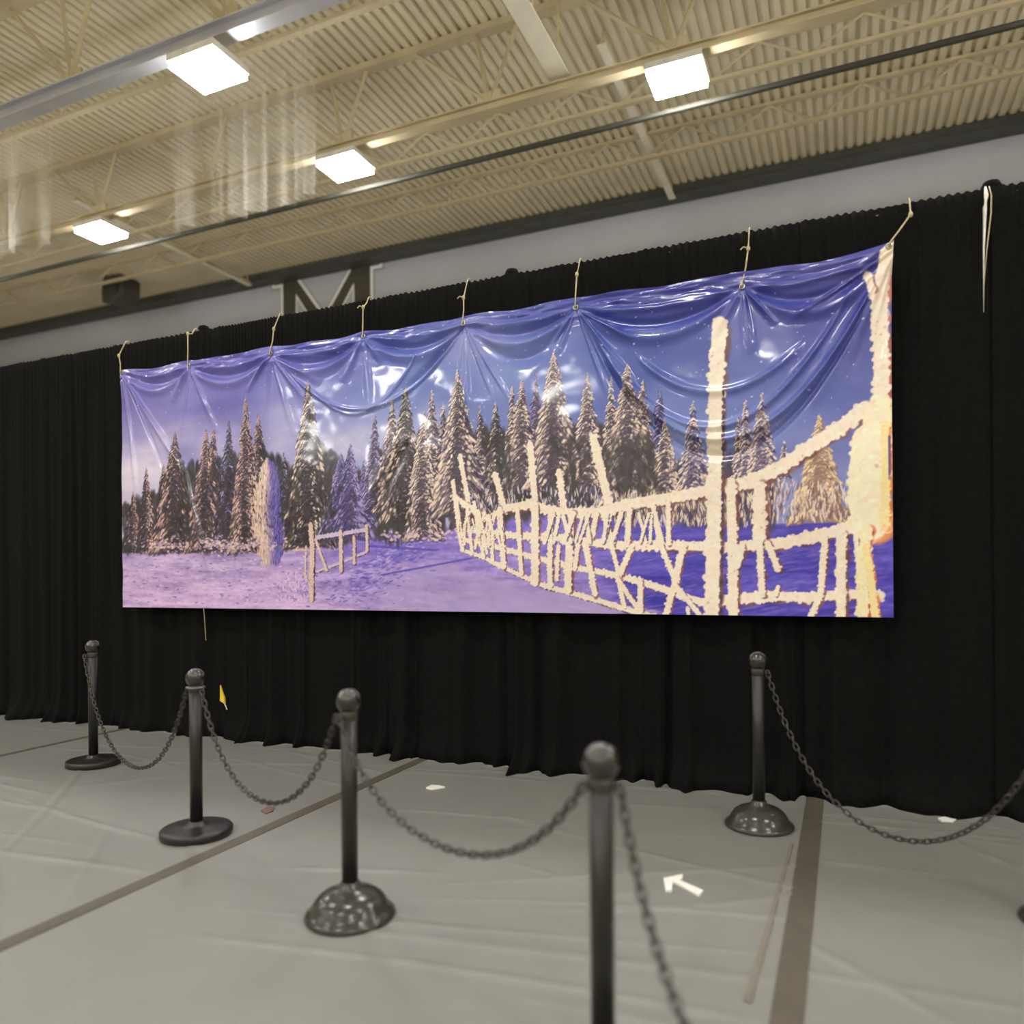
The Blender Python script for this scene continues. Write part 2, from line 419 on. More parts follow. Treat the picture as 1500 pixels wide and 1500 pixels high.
tag(MB().add([(a[0] - .008, a[1], .0115), (a[0] + .008, a[1], .0115), (b2[0] + .013, b2[1], .0115), (b2[0] - .013, b2[1], .0115),
              (a[0] - .008, a[1], .002), (a[0] + .008, a[1], .002), (b2[0] + .013, b2[1], .002), (b2[0] - .013, b2[1], .002)],
             [(3, 2, 1, 0), (0, 1, 5, 4), (1, 2, 6, 5), (2, 3, 7, 6), (3, 0, 4, 7)]).build('floor_strip', M['thin_strip']), 'narrow grey strip on the floor next to the wide dark seam tape', 'tape')

# arrow of white tape: two pieces, shaft and head
A0, A1 = on_floor(972, 1292), on_floor(1030, 1313)
hd = [on_floor(972, 1290), on_floor(1000, 1284), on_floor(999, 1291), on_floor(985, 1296), on_floor(984, 1308), on_floor(975, 1308)]
ar = thing('floor_arrow', 'white tape arrow stuck on the floor near the lone post', 'arrow', (float(A0[0]), float(A0[1]), 0))
def flat_poly(pts, z0, z1, o):
    k = len(pts)
    return MB().add([(p[0] - o[0], p[1] - o[1], z1) for p in pts] + [(p[0] - o[0], p[1] - o[1], z0) for p in pts],
                    [tuple(range(k))] + [(i, i + k, (i + 1) % k + k, (i + 1) % k) for i in range(k)])
flat_poly(hd[::-1], 0.002, 0.0135, A0).build('arrow_head', M['white_tape'], ar)
sh = [on_floor(984, 1293), on_floor(990, 1290), on_floor(1030, 1308), on_floor(1024, 1315)]
flat_poly(sh[::-1], 0.002, 0.0130, A0).build('arrow_shaft', M['white_tape'], ar)
def scrap(name, pts, m, label, cat):
    q = [on_floor(*p) for p in pts]; c = sum(q) / len(q)
    o = flat_poly(q[::-1], 0.002, 0.0135, c).build(name, M[m]); o.location = (c[0], c[1], 0); tag(o, label, cat)
scrap('tape_mark', [(624, 1156), (632, 1152), (645, 1153), (652, 1155), (640, 1157), (633, 1158)], 'white_tape', 'small white tape mark on the floor in front of the drapes', 'tape')
scrap('paper_scrap', [(1374, 1201), (1390, 1198), (1403, 1201), (1396, 1206), (1380, 1206)], 'white_tape', 'small white scrap lying at the hem of the black drapes', 'scrap')
scrap('floor_scrap', [(382, 1190), (390, 1185), (402, 1184), (400, 1190), (390, 1194)], 'brown', 'small brown scrap on the floor beside the long seam tape', 'scrap')

# ================================================================== pipe and drape
DR_Y, DR_Z = 5.56, 3.90
UP = [-12.35, -9.04, -5.74, -2.44, 0.87, 4.17]
for i, ux in enumerate(UP):
    t = thing('drape_upright', 'metal pipe upright with base plate holding up the black drapes', 'pole', (ux, DR_Y + 0.17, 0), 'drape uprights')
    MB().tube([(0, 0, 0.01), (0, 0, 3.93)], 0.025, 12).build('pole', M['pipe'], t, True)
    MB().box(-0.22, 0.22, -0.02, 0.4, 0.002, 0.014).build('base_plate', M['pipe'], t)
    MB().lathe([(0.03, -0.03), (0.055, -0.02), (0.06, 0.03), (0.045, 0.06), (0.02, 0.07)], 12, (0, -0.095, 3.93)).build('drape_cap', M['drape'], t, True)
    MB().bar((0, 0, 3.9), (0, -0.15, 3.9), 0.03).build('hook', M['pipe'], t)
for i in range(len(UP) - 1):
    tag(MB().tube([(UP[i] + 0.03, DR_Y, 3.87), (UP[i + 1] - 0.03, DR_Y, 3.87)], 0.02, 8).build('drape_crossbar', M['pipe']),
        'horizontal metal pipe inside the pocket of the black drapes', 'pole', 'drape crossbars')

def drape_panel(x0, x1, seed, flare, gapl=0.0, gapr=0.0):
    rg = np.random.default_rng(seed)
    nc, nr = 100, 44
    u = np.linspace(0, 1, nc); v = np.linspace(0, 1, nr) ** 0.9          # v: 0 top, 1 floor
    U, V = np.meshgrid(u, v)
    wd = x1 - x0
    ph = rg.uniform(0, 6.28, 4); nf = rg.integers(5, 8)
    def rw(cells):
        g = rg.random(cells + 3); xq = u * cells; i = xq.astype(int); f = xq - i; f = f * f * (3 - 2 * f)
        return (g[i] * (1 - f) + g[i + 1] * f)[None]
    nf = rg.uniform(2.2, 4.2)
    uu = U + (0.22 * rw(3) + 0.05 * rw(7)) + 0.03 * np.sin(2 * np.pi * U * 2 + ph[0]) * V
    amp = (0.012 + 0.06 * V ** 0.7) * (0.35 + 0.8 * rw(5))
    fold = np.sin(2 * np.pi * nf * uu + ph[1]) + (0.25 + 0.3 * rw(4)) * np.sin(2 * np.pi * nf * 2.7 * uu + ph[3]) + 0.18 * np.sin(2 * np.pi * 9.5 * uu + ph[2])
    top = 0.006 * np.sin(2 * np.pi * 21 * U + ph[0]) * (1 - V) ** 3
    mg = np.clip((np.minimum(U, 1 - U) - 0.045) / 0.06, 0, 1); mg = mg * mg * (3 - 2 * mg)
    Yv = DR_Y - 0.03 - amp * (fold * 0.6 + 0.35) * mg - top * mg - 0.018 * (1 - np.clip((U - 0.045) / 0.06, 0, 1))
    pool = np.clip((V - 0.93) / 0.07, 0, 1) ** 2
    Yv -= pool * (flare * (0.1 + 1.5 * rw(3)) + 0.02 * fold) * mg
    Zv = DR_Z * (1 - V) + 0.012
    Zv += (1 - V) ** 6 * 0.006 * np.sin(2 * np.pi * 23 * U + ph[3])
    Xv = x0 + wd * U + 0.02 * V * mg * np.sin(2 * np.pi * nf * uu + ph[3])
    pull = np.clip((V - 0.55) / 0.45, 0, 1) ** 1.3
    Xv = Xv + gapl * pull * (1 - U) ** 1.5 - gapr * pull * U ** 1.5
    me = grid_mesh('stage_drape', np.stack([Xv, Yv, Zv], -1), M['drape'])
    # turn over the pipe at the top: a pocket strip behind
    o = place('stage_drape', me)
    sm = o.modifiers.new('thickness', 'SOLIDIFY'); sm.thickness = 0.006; sm.offset = 1
    return o
BANNER_X = (float(on_wall(179, 720, 5.4)[0]), float(on_wall(1307, 650, 5.4)[0]))
gap_x = float(on_wall(330, 1040, DR_Y)[0])
edges = []
for i in range(len(UP) - 1):
    for k in range(3): edges.append(UP[i] + (UP[i + 1] - UP[i]) * k / 3)
edges.append(UP[-1])
j = min(range(len(edges)), key=lambda q: abs(edges[q] - gap_x)); edges[j] = gap_x
for k in range(len(edges) - 1):
    o = drape_panel(edges[k] - 0.02, edges[k + 1] + 0.02, 100 + k, 0.10 + 0.08 * random.random(), 0, 0)
    mid = (edges[k] + edges[k + 1]) / 2
    lab = 'tall black cloth drape hanging in folds behind the printed banner'
    if mid < BANNER_X[0]: lab = 'tall black cloth drape hanging in folds past the dark spruce end of the banner'
    if mid > BANNER_X[1]: lab = 'tall black cloth drape hanging in folds beyond the frosted post end of the banner'
    if k == j: lab = 'black cloth drape under the banner, next to the small yellow strap'
    if k == j - 1: lab = 'black cloth drape between the yellow strap and the banner corner above the flat-based posts'
    tag(o, lab, 'drape', 'black drape panels' if k not in (j, j - 1) else 'drapes at the gap')
yp = on_wall(322, 1018, DR_Y - 0.08)
near = [v.co.y for o in bpy.data.objects if o.name.startswith('stage_drape') for v in o.data.vertices if abs(v.co.x - yp[0]) < .06 and abs(v.co.z - yp[2]) < .14]
ys_ = thing('yellow_strap', 'small yellow strap end on the black drapes behind the ringed post', 'strap', (float(yp[0]), min(near) - 0.012, float(yp[2])))
MB().add([(-.02, 0, -.06), (.035, 0, -.085), (.03, 0, -.03), (-.015, 0, .09), (-.02, .02, -.06), (.035, .02, -.085), (.03, .02, -.03), (-.015, .02, .09)],
         [(0, 1, 2, 3), (7, 6, 5, 4), (0, 4, 5, 1), (1, 5, 6, 2), (2, 6, 7, 3), (3, 7, 4, 0)]).build('strap_end', M['yellow'], ys_)
MB().tube([(.025, .006, -.07), (.045, .006, -.105), (.06, .008, -.14)], 0.005, 6).build('strap_tail', M['white_cord'], ys_)

# white cord loop hanging from the drape top near the right upright
c0, c1, c2 = on_wall(1446, 289, DR_Y - 0.1), on_wall(1444, 330, DR_Y - 0.1), on_wall(1441, 457, DR_Y - 0.1)
lp = thing('hanging_cord', 'white doubled cord dangling from the drape top beyond the banner', 'cord', tuple(c0))
rel = lambda p: np.asarray(p) - c0
MB().tube([rel(c0) + (0, .06, .09), rel(c0) + (-.004, .0, .01), rel(c0) + (-.012, 0, -.06), (rel(c1) + rel(c2)) / 2 + (-.004, 0, 0.12), rel(c2)], [.006, .013, .011, .005, .002], 8).build('white_strand', M['white_cord'], lp, True)
MB().tube([rel(c0) + (.02, .06, .09), rel(c0) + (.022, 0, .01), rel(c0) + (.02, 0, -.1), (rel(c1) + rel(c2)) / 2 + (.01, 0, 0.1), (rel(c2) + (0, 0, .12))], [.004, .004, .004, .003, .002], 8).build('tan_strand', M['twine'], lp, True)

# ================================================================== banner: the flat print
BN_Y = 5.40
pa, pb = on_wall(181, 540, BN_Y), on_wall(1309, 363, BN_Y)
BX0, BX1 = float(on_wall(179, 720, BN_Y)[0]), float(on_wall(1307, 650, BN_Y)[0])
BZ1 = float((on_wall(182, 541, BN_Y)[2] + on_wall(1313, 362, BN_Y)[2]) / 2); BZ0 = float((on_wall(178, 887, BN_Y)[2] + on_wall(1303, 908, BN_Y)[2]) / 2)
NC, NR = 1300, 450
SX, SZ = (NC - 1) / (BX1 - BX0), (NR - 1) / (BZ1 - BZ0)
def uv(x, y):
    p = on_wall(x, y, BN_Y); return ((p[0] - BX0) * SX, (BZ1 - p[2]) * SZ)
def scl(x, y): a, b = uv(x - 5, y), uv(x + 5, y); return (b[0] - a[0]) / 10.0
IMG = np.zeros((NR, NC, 3)); YY, XX = np.mgrid[0:NR, 0:NC].astype(float)
pr = np.random.default_rng(5)
def lerp(a, b, t): return np.asarray(a, float) * (1 - t) + np.asarray(b, float) * t
# sky
U_, V_ = XX / NC, YY / NR
tgrid = np.array([[[112, 104, 178], [106, 104, 186], [98, 108, 182], [84, 92, 168], [72, 72, 150]],
                  [[132, 124, 190], [122, 120, 194], [116, 134, 196], [100, 116, 184], [80, 86, 162]],
                  [[170, 164, 214], [156, 154, 208], [140, 154, 206], [120, 136, 196], [104, 112, 180]],
                  [[212, 200, 230], [196, 192, 224], [176, 180, 216], [150, 160, 206], [134, 140, 196]]], float)
gv = np.clip(V_ / 0.62, 0, 1) * 2.999; gu = U_ * 3.999
iv, iu = gv.astype(int), gu.astype(int); fv, fu = (gv - iv)[..., None], (gu - iu)[..., None]
IMG = (tgrid[iv, iu] * (1 - fu) + tgrid[iv, iu + 1] * fu) * (1 - fv) + (tgrid[iv + 1, iu] * (1 - fu) + tgrid[iv + 1, iu + 1] * fu) * fv
IMG += (fbm(NR, NC, 60, pr, 5, 140)[..., None] - 0.5) * np.array([60, 60, 40])
cl = np.zeros((NR, NC))
for (x, y, rx, ry, s) in [(205, 700, 50, 50, .9), (500, 650, 60, 30, .75), (560, 640, 40, 30, .5), (240, 640, 60, 22, .45), (330, 650, 60, 40, .4), (410, 640, 30, 50, .5), (700, 500, 60, 50, .25), (640, 620, 40, 40, .3)]:
    c, r = uv(x, y); k = scl(x, y)
    cl = np.maximum(cl, s * np.exp(-(((XX - c) / (rx * k)) ** 2 + ((YY - r) / (ry * k * .8)) ** 2)))
cl = np.clip(cl * (0.45 + 1.1 * fbm(NR, NC, 26, pr, 4, 50)), 0, 1)[..., None]
IMG = IMG * (1 - cl) + np.array([232, 222, 238]) * cl

def dab(c, r, rx, ry, ang, col, a=1.0, soft=2.0):
    R = max(rx, ry) + 1.5
    x0, x1, y0, y1 = max(0, int(c - R)), min(NC, int(c + R) + 2), max(0, int(r - R)), min(NR, int(r + R) + 2)
    if x0 >= x1 or y0 >= y1: return
    dx = XX[y0:y1, x0:x1] - c; dy = YY[y0:y1, x0:x1] - r
    ca, sa = math.cos(ang), math.sin(ang)
    d = np.sqrt(((dx * ca + dy * sa) / max(rx, .5)) ** 2 + ((-dx * sa + dy * ca) / max(ry, .5)) ** 2)
    m = (np.clip((1 - d) * soft + 0.4, 0, 1) * a)[..., None]
    w = IMG[y0:y1, x0:x1]; w += (np.asarray(col, float) - w) * m
rnd = random.Random(3)
def jit(c, j=14):
    q = rnd.uniform(-j, j); return [c[0] + q + rnd.uniform(-5, 5), c[1] + q + rnd.uniform(-4, 4), c[2] + q * .8 + rnd.uniform(-5, 5)]
# stars / flakes
for _ in range(470):
    c, r = rnd.uniform(0, NC), rnd.uniform(0, NR * .5) ** 1.0
    dab(c, r, rnd.choice([.6, .8, 1.0, 1.7]), rnd.choice([.6, .8, 1.1]), 0, (226, 222, 245), rnd.uniform(.35, .95), 3)
# ground
hor = [(150, 806), (260, 803), (360, 804), (450, 792), (560, 782), (680, 770), (800, 745), (950, 752), (1130, 768), (1320, 762)]
hc = np.array([uv(*p) for p in hor]); hline = np.interp(np.arange(NC), hc[:, 0], hc[:, 1])
gm = np.clip((YY - hline[None]) / 2 + .5, 0, 1)[..., None]
depth = np.clip((YY - hline[None]) / (NR - hline[None]), 0, 1)
gl = lerp((206, 186, 222), (208, 180, 220), 0)
left = np.array([190, 168, 214]) + depth[..., None] * np.array([26, 16, 14])
mid = np.array([120, 106, 208]) + depth[..., None] * np.array([62, 56, 8])
right = np.array([92, 82, 188]) + depth[..., None] * np.array([-6, -8, -4])
cu = np.array([uv(x, 850)[0] for x in (178, 430, 560, 700, 860, 940, 1305)])
wl = np.interp(np.arange(NC), cu, [1, .9, .12, .3, .15, 0, 0])[None, :, None]; wr = np.interp(np.arange(NC), cu, [0, 0, 0, 0, .25, 1, 1])[None, :, None]
G = left * wl + right * wr + mid * np.clip(1 - wl - wr, 0, 1)
stk = fbm(NR, NC, 7, pr, 3, 46); G = G + (stk[..., None] - .5) * np.array([70, 66, 46]) + (fbm(NR, NC, 3, pr, 2, 6)[..., None] - .5) * 26
IMG = IMG * (1 - gm) + G * gm
# lilac mound in front of the long fence
for k in range(900):
    t = rnd.random(); x = 560 + 380 * t + rnd.uniform(-25, 25); lo = 806 + (t * 78 if t > .3 else 6); y = rnd.uniform(lo + 12, 903)
    if y < lo + 12: continue
    c, r = uv(x, y); dab(c, r, rnd.uniform(8, 18), rnd.uniform(2, 5), .12, jit((182, 164, 214), 10), .35, 1)
# little blue hollows and tufts on the left snow, trodden trench
for _ in range(230):
    x, y = rnd.uniform(180, 450), rnd.uniform(815, 884); c, r = uv(x, y)
    dab(c, r, rnd.uniform(1.5, 6), rnd.uniform(.6, 1.6), rnd.uniform(-.2, .2), rnd.choice([(128, 108, 186), (150, 128, 198), (232, 212, 236)]), .7)
for _ in range(420):
    t = rnd.random(); x = 600 - 110 * t + rnd.gauss(0, 16 + 22 * t); y = 792 + 90 * t + rnd.gauss(0, 5); c, r = uv(x, y)
    dab(c, r, rnd.uniform(1.5, 7), rnd.uniform(.7, 1.8), rnd.uniform(-.5, .2), rnd.choice([(92, 80, 178), (112, 100, 190), (104, 92, 200), (196, 184, 228), (216, 200, 232)]), .5)
for a, bb in (((560, 842), (690, 818)), ((540, 800), (640, 806))):
    for k in range(60):
        t = k / 59; c, r = uv(a[0] + (bb[0] - a[0]) * t, a[1] + (bb[1] - a[1]) * t); dab(c, r, 5, 1.6, -.15, (104, 92, 190), .6)
for _ in range(260):
    x, y = rnd.uniform(900, 1305), rnd.uniform(800, 905); c, r = uv(x, y)
    dab(c, r, rnd.uniform(5, 16), rnd.uniform(.8, 2), -.2, rnd.choice([(120, 104, 200), (84, 76, 184), (140, 122, 196), (76, 70, 172)]), .6)
for _ in range(160):
    x = rnd.uniform(400, 450); c, r = uv(x, 800 + rnd.uniform(-4, 6)); dab(c, r, 6, 1.5, 0, (232, 200, 180), .5)

# forest behind: dark mass
for k in range(3600):
    x = rnd.uniform(180, 1130); b0 = np.interp(x, [p[0] for p in hor], [p[1] for p in hor])
    tp = np.interp(x, [180, 215, 260, 330, 380, 430, 460, 520, 560, 600, 680, 760, 860, 950, 1000, 1040, 1080, 1130], [740, 730, 680, 672, 655, 690, 640, 700, 660, 635, 630, 632, 622, 650, 690, 690, 670, 690])
    y = rnd.uniform(tp, b0 + 2); c, r = uv(x, y)
    base = (70, 66, 74) if x < 480 else ((74, 70, 78) if x < 950 else (86, 80, 104))
    dab(c, r, rnd.uniform(3, 7), rnd.uniform(6, 14), rnd.uniform(-.2, .2), jit(base, 16), .8, 1.2)

def conifer(ax, ay, by, hw, lit, shade, side=-1, cover=.55, lean=0, dens=1.0):
    """snow-laden spruce: apex (ax, ay), foot row by, half width hw, all in photo pixels"""
    k = scl(ax, ay); c0, r0 = uv(ax, ay); c1, r1 = uv(ax + lean, by); w = hw * k; Ht = r1 - r0
    for q in range(int(Ht * 1.5)):                               # dark body
        t = rnd.random() ** .6; r = r0 + Ht * t; ww = w * (t ** .9) * .8
        dab(c0 + (c1 - c0) * t + rnd.uniform(-ww, ww), min(r, r1 - 3), .7 + w * .15 * t, 1.2 + w * .22 * t, rnd.uniform(-.4, .4), jit(shade, 14), .85, 1.6)
    midc = lerp(shade, lit, .45) + np.array((-6, -8, 14))
    nb = int(Ht * w * .085 * dens) + 30
    for t in sorted([rnd.random() ** .72 for _ in range(nb)], reverse=True):
        s = rnd.choice((-1, 1)); ln = w * (t ** .85) * rnd.uniform(.25, 1.12) + 1.0
        cc, rr = c0 + (c1 - c0) * t, r0 + Ht * t * .97
        f0 = rnd.uniform(.0, .55); droop = rnd.uniform(.5, 1.3)
        pw = cover + .36 * (1 if s == side else -1) * (.25 + .75 * f0)
        z = rnd.random(); tone = lit if z < pw else (midc if z < pw + .14 else shade); ca = jit(tone, 20)
        for g in range(3):
            f = f0 + (1 - f0) * g / 2
            px, py = cc + s * ln * f, min(rr + ln * droop * f * f * .9, r1 + rnd.uniform(-3, 1))
            L = max(1.0, ln * .22 + .5); th = max(.8, (1.0 + w * .085 * min(1, t * 1.6)) * (1 - .5 * f) * rnd.uniform(.7, 1.3))
            if z < pw: dab(px + .8, py + th * 1.1, L, th * .9, s * math.atan(droop * 1.4 * f), jit(shade, 10), .55, 1.8)
            dab(px, py, L, th, s * math.atan(droop * 1.4 * f), ca, .92, 2.2)
    for q in range(int(Ht * .12)):                                # leader
        dab(c0 + rnd.uniform(-.5, .5), r0 + q * .8, .6 + q * .07, .8, 0, jit(lerp(shade, lit, .5 + .4 * rnd.random()), 14), .95, 2.5)

PK, CR, YL, PU = (228, 192, 180), (240, 220, 202), (238, 214, 170), (176, 164, 216)
D1, D2, D3 = (66, 60, 72), (80, 70, 88), (84, 76, 116)
for T in [  # far row first
    (416, 663, 800, 15, PU, D1, 1, .2), (535, 672, 770, 16, PU, D3, -1, .35), (549, 606, 745, 17, PU, D2, -1, .4), (704, 594, 730, 16, CR, D2, -1, .3), (727, 589, 735, 22, CR, D1, -1, .25),
    (785, 546, 690, 16, PU, D2, -1, .35), (649, 590, 740, 18, CR, D2, -1, .35), (966, 569, 720, 22, PU, (62, 58, 96), -1, .25), (1081, 612, 700, 10, CR, D2, -1, .4), (941, 556, 720, 26, CR, D2, -1, .4),
    (574, 587, 745, 24, CR, D2, -1, .4), (593, 566, 760, 34, CR, D1, -1, .3), (632, 570, 740, 22, CR, D2, -1, .45), (895, 552, 700, 18, CR, D2, -1, .5), (1148, 645, 700, 9, CR, D3, -1, .5),
    (195, 720, 806, 17, PK, D1, 1, .25), (214, 685, 806, 15, PK, D1, 1, .2), (239, 679, 804, 17, PK, D1, 1, .25), (255, 632, 803, 31, PK, D1, -1, .3), (311, 625, 800, 22, PK, D1, -1, .3), (300, 628, 802, 26, PK, D1, -1, .5),
    (334, 614, 798, 21, PU, D1, -1, .22), (379, 604, 800, 24, PK, D1, -1, .3), (360, 580, 806, 23, PK, D1, -1, .55), (451, 556, 795, 35, CR, D1, -1, .32), (499, 663, 782, 30, PU, D3, -1, .5), (513, 650, 785, 30, PU, D3, 1, .5),
    (620, 602, 788, 26, CR, D2, -1, .72), (671, 540, 750, 38, CR, D2, -1, .5), (751, 566, 715, 17, CR, D2, -1, .6), (765, 557, 716, 27, CR, D2, -1, .55), (811, 513, 708, 38, CR, D2, -1, .72), (860, 545, 712, 26, CR, D2, -1, .6),
    (919, 533, 735, 42, CR, D2, -1, .62), (974, 615, 738, 26, CR, D2, -1, .8), (1015, 588, 720, 23, CR, D3, -1, .6), (1092, 586, 700, 15, CR, D3, -1, .6), (1116, 576, 702, 23, CR, D3, -1, .65), (1200, 607, 760, 40, YL, (150, 120, 110), -1, .78)]:
    conifer(*T)
for q in range(900):                                              # deep gaps between the spruces
    x = rnd.choice([rnd.gauss(325, 12), rnd.gauss(272, 8), rnd.gauss(425, 10), rnd.gauss(475, 10), rnd.gauss(575, 18), rnd.gauss(735, 10), rnd.gauss(840, 14), rnd.gauss(905, 14), rnd.gauss(945, 10), rnd.gauss(215, 14)])
    if x < 240: continue
    y = rnd.uniform(690, 795) if x < 640 else rnd.uniform(640, 735); c, r = uv(x, y)
    dab(c, r, rnd.uniform(1.5, 4.5), rnd.uniform(4, 11), rnd.uniform(-.25, .25), jit((72, 68, 72), 12), .7, 1.3)
# rounded frost-laden bush, left
c, r = uv(392, 745); k = scl(392, 745)
for q in range(1500):
    a = rnd.uniform(-1, 1); t = rnd.random(); hw = 21 * k * math.sqrt(max(0, 1 - (1 - t) ** 3)) * (1 if t < .7 else 1 - .35 * (t - .7) / .3)
    hw *= rnd.uniform(.75, 1.25); px, py = c + a * hw + 2 * k * math.sin(t * 9), r + (-56 + 120 * t) * k
    dab(px, py, rnd.uniform(.8, 1.6), rnd.uniform(2.5, 6), a * .15, jit(lerp((226, 200, 186), (118, 106, 182), np.clip(a * 1.3 + .35, 0, 1)), 26), .85, 2)
for q in range(420):                                              # pink mounds at tree feet
    x = rnd.choice([rnd.gauss(352, 12), rnd.gauss(312, 14), rnd.gauss(245, 14), rnd.uniform(190, 440), rnd.uniform(560, 680)]); y = rnd.gauss(798, 5) - (14 if x > 560 else 0); c, r = uv(x, y)
    dab(c, r, rnd.uniform(1.5, 5), rnd.uniform(1, 2.6), rnd.uniform(-.4, .4), rnd.choice([(234, 206, 206), (206, 180, 208), (150, 124, 160), (240, 216, 206)]), .8)
# reeds behind the long fence
for q in range(900):
    x = rnd.uniform(890, 1262); y = rnd.uniform(706, 762) if x > 1120 else rnd.uniform(722, 768); c, r = uv(x, y)
    dab(c, r, rnd.uniform(.7, 1.3), rnd.uniform(3, 8), rnd.uniform(-.35, .35), rnd.choice([(236, 216, 192), (226, 202, 176), (150, 118, 116), (120, 98, 110), (240, 224, 204), (222, 204, 214)]), .85, 2)
for q in range(240):
    x = rnd.uniform(690, 900); y = rnd.uniform(715, 748); c, r = uv(x, y)
    dab(c, r, rnd.uniform(.7, 1.2), rnd.uniform(3, 7), rnd.uniform(-.35, .35), rnd.choice([(210, 200, 226), (236, 220, 208), (110, 98, 140)]), .8, 2)

def stroke(pts, wpx, col=(246, 230, 212), edge=(132, 84, 86), rough=.25, er=.45, w2=None):
    P2 = [uv(*p) for p in pts]; seg = []
    for i in range(len(P2) - 1):
        a, b = np.array(P2[i]), np.array(P2[i + 1]); nseg = max(2, int(np.linalg.norm(b - a) / 1.3)); k = scl(*pts[i])
        for s in range(nseg):
            t = s / nseg; f = (i + t) / (len(P2) - 1); w = (wpx * (1 - f) + (w2 if w2 else wpx) * f) * k * .5
            seg.append((a + (b - a) * t, w))
    for p, w in seg:
        if rnd.random() < er: dab(p[0] + rnd.uniform(.1, .6) * w + .8, p[1] + rnd.uniform(-.2, .5) * w + .6, w * rnd.uniform(.5, .95), w * rnd.uniform(.5, 1.0), 0, jit(edge, 24), .8, 2)
    for p, w in seg:
        q = w * rnd.uniform(.62, .85); dab(p[0], p[1], q, q, 0, jit(col, 6), 1, 3)
        for _ in range(2):
            a = rnd.uniform(0, 6.28); d = w * rnd.uniform(.35, .95); q = max(.7, w * rnd.uniform(.16, .42))
            dab(p[0] + d * math.cos(a), p[1] + d * math.sin(a), q, q, 0, jit(col, 10), .95, 3)
        if rnd.random() < .12: dab(p[0] + rnd.uniform(-.6, .6) * w, p[1] + rnd.uniform(-.6, .6) * w, w * .2, w * .2, 0, jit(lerp(col, edge, .45), 12), .7, 2)
# small fence on the left of the path
WD, WE = (226, 200, 190), (84, 62, 74)
stroke([(458, 788), (500, 782), (538, 776)], 6, (214, 198, 226), WE); stroke([(462, 838), (500, 824), (538, 808)], 4, (214, 194, 214), WE)
stroke([(455, 768), (457, 800), (456, 880)], 8, WD, WE, er=.9); stroke([(499, 778), (500, 838)], 6, WD, WE, er=.8); stroke([(519, 786), (519, 826)], 5, WD, WE, er=.8)
stroke([(537, 770), (538, 808)], 5, WD, WE, er=.8); stroke([(462, 790), (479, 836)], 4.5, WD, WE, er=.8); stroke([(448, 800), (447, 845), (457, 862)], 3, WD, WE)
for q in range(90):
    x, y = rnd.uniform(405, 455), rnd.uniform(838, 880); c, r = uv(x, y); dab(c, r, .9, rnd.uniform(2, 4), rnd.uniform(-.6, .6), rnd.choice([(238, 220, 232), (150, 128, 190)]), .8, 2)
# tall stakes of the long fence, standing before the trees
for a, b, w in [((663, 705), (676, 800), 7), ((673, 667), (688, 750), 8), ((724, 694), (740, 750), 10), ((776, 650), (784, 742), 11), ((818, 690), (826, 750), 11), ((868, 640), (893, 745), 14), ((694, 735), (703, 800), 6)]:
    stroke([a, b], w, er=.7, edge=(104, 80, 104))
# blue cells then rails
stroke([(1268, 596), (1230, 627), (1189, 652), (1150, 680), (1107, 702), (1070, 713), (1036, 718), (970, 731), (920, 738), (874, 751), (835, 751), (798, 746), (777, 738), (739, 745), (715, 760), (694, 748), (668, 730)], 27, w2=9, rough=.2)
stroke([(1262, 770), (1200, 784), (1148, 795), (1065, 801), (980, 799), (900, 799), (812, 786), (743, 784), (680, 775)], 24, w2=9)
stroke([(1290, 872), (1240, 870), (1189, 875), (1130, 873), (1082, 877), (1036, 882)], 19)
stroke([(1036, 884), (1003, 875), (970, 862), (941, 853), (900, 842), (847, 832), (777, 815), (722, 800), (677, 790)], 14, w2=8)
stroke([(960, 904), (920, 893), (864, 876), (795, 857), (743, 834), (708, 816), (677, 806)], 11, w2=6, edge=(90, 66, 84), er=.9)
for a, b, w in [((668, 735), (678, 806), 8), ((684, 745), (692, 812), 6), ((700, 750), (708, 818), 7), ((716, 756), (722, 822), 6), ((731, 745), (738, 832), 9), ((757, 745), (764, 842), 8), ((783, 740), (784, 856), 13), ((806, 752), (806, 862), 9),
                ((836, 752), (832, 866), 13), ((858, 752), (862, 786), 8), ((873, 752), (866, 790), 9), ((884, 750), (896, 800), 10), ((896, 800), (906, 838), 8), ((921, 745), (918, 800), 10), ((955, 738), (966, 800), 9), ((978, 735), (979, 798), 9),
                ((858, 800), (872, 872), 10), ((925, 800), (905, 850), 10), ((905, 846), (915, 890), 8), ((905, 848), (938, 898), 8), ((938, 850), (938, 905), 10), ((968, 800), (990, 852), 10), ((1000, 800), (988, 855), 12), ((988, 855), (974, 905), 11),
                ((988, 855), (1028, 905), 9), ((1007, 890), (1009, 905), 7), ((848, 790), (842, 835), 8), ((818, 800), (816, 850), 7),
                ((1070, 705), (1074, 906), 17), ((1112, 712), (1112, 790), 22), ((1112, 795), (1116, 874), 12), ((1124, 795), (1140, 836), 12), ((1136, 872), (1140, 858), 8), ((1208, 785), (1202, 870), 12), ((1202, 870), (1186, 906), 12),
                ((1232, 780), (1232, 906), 18), ((1252, 770), (1262, 872), 9), ((1086, 800), (1078, 830), 14)]:
    stroke([a, b], w, er=.75)
for q in range(34):                                               # dense far end of the lattice
    x = rnd.uniform(668, 735); y = 745 + rnd.uniform(0, 30) + (x - 668) * .1; stroke([(x, y), (x + rnd.uniform(-9, 9), y + rnd.uniform(14, 34))], rnd.uniform(3, 5.5), er=.3)
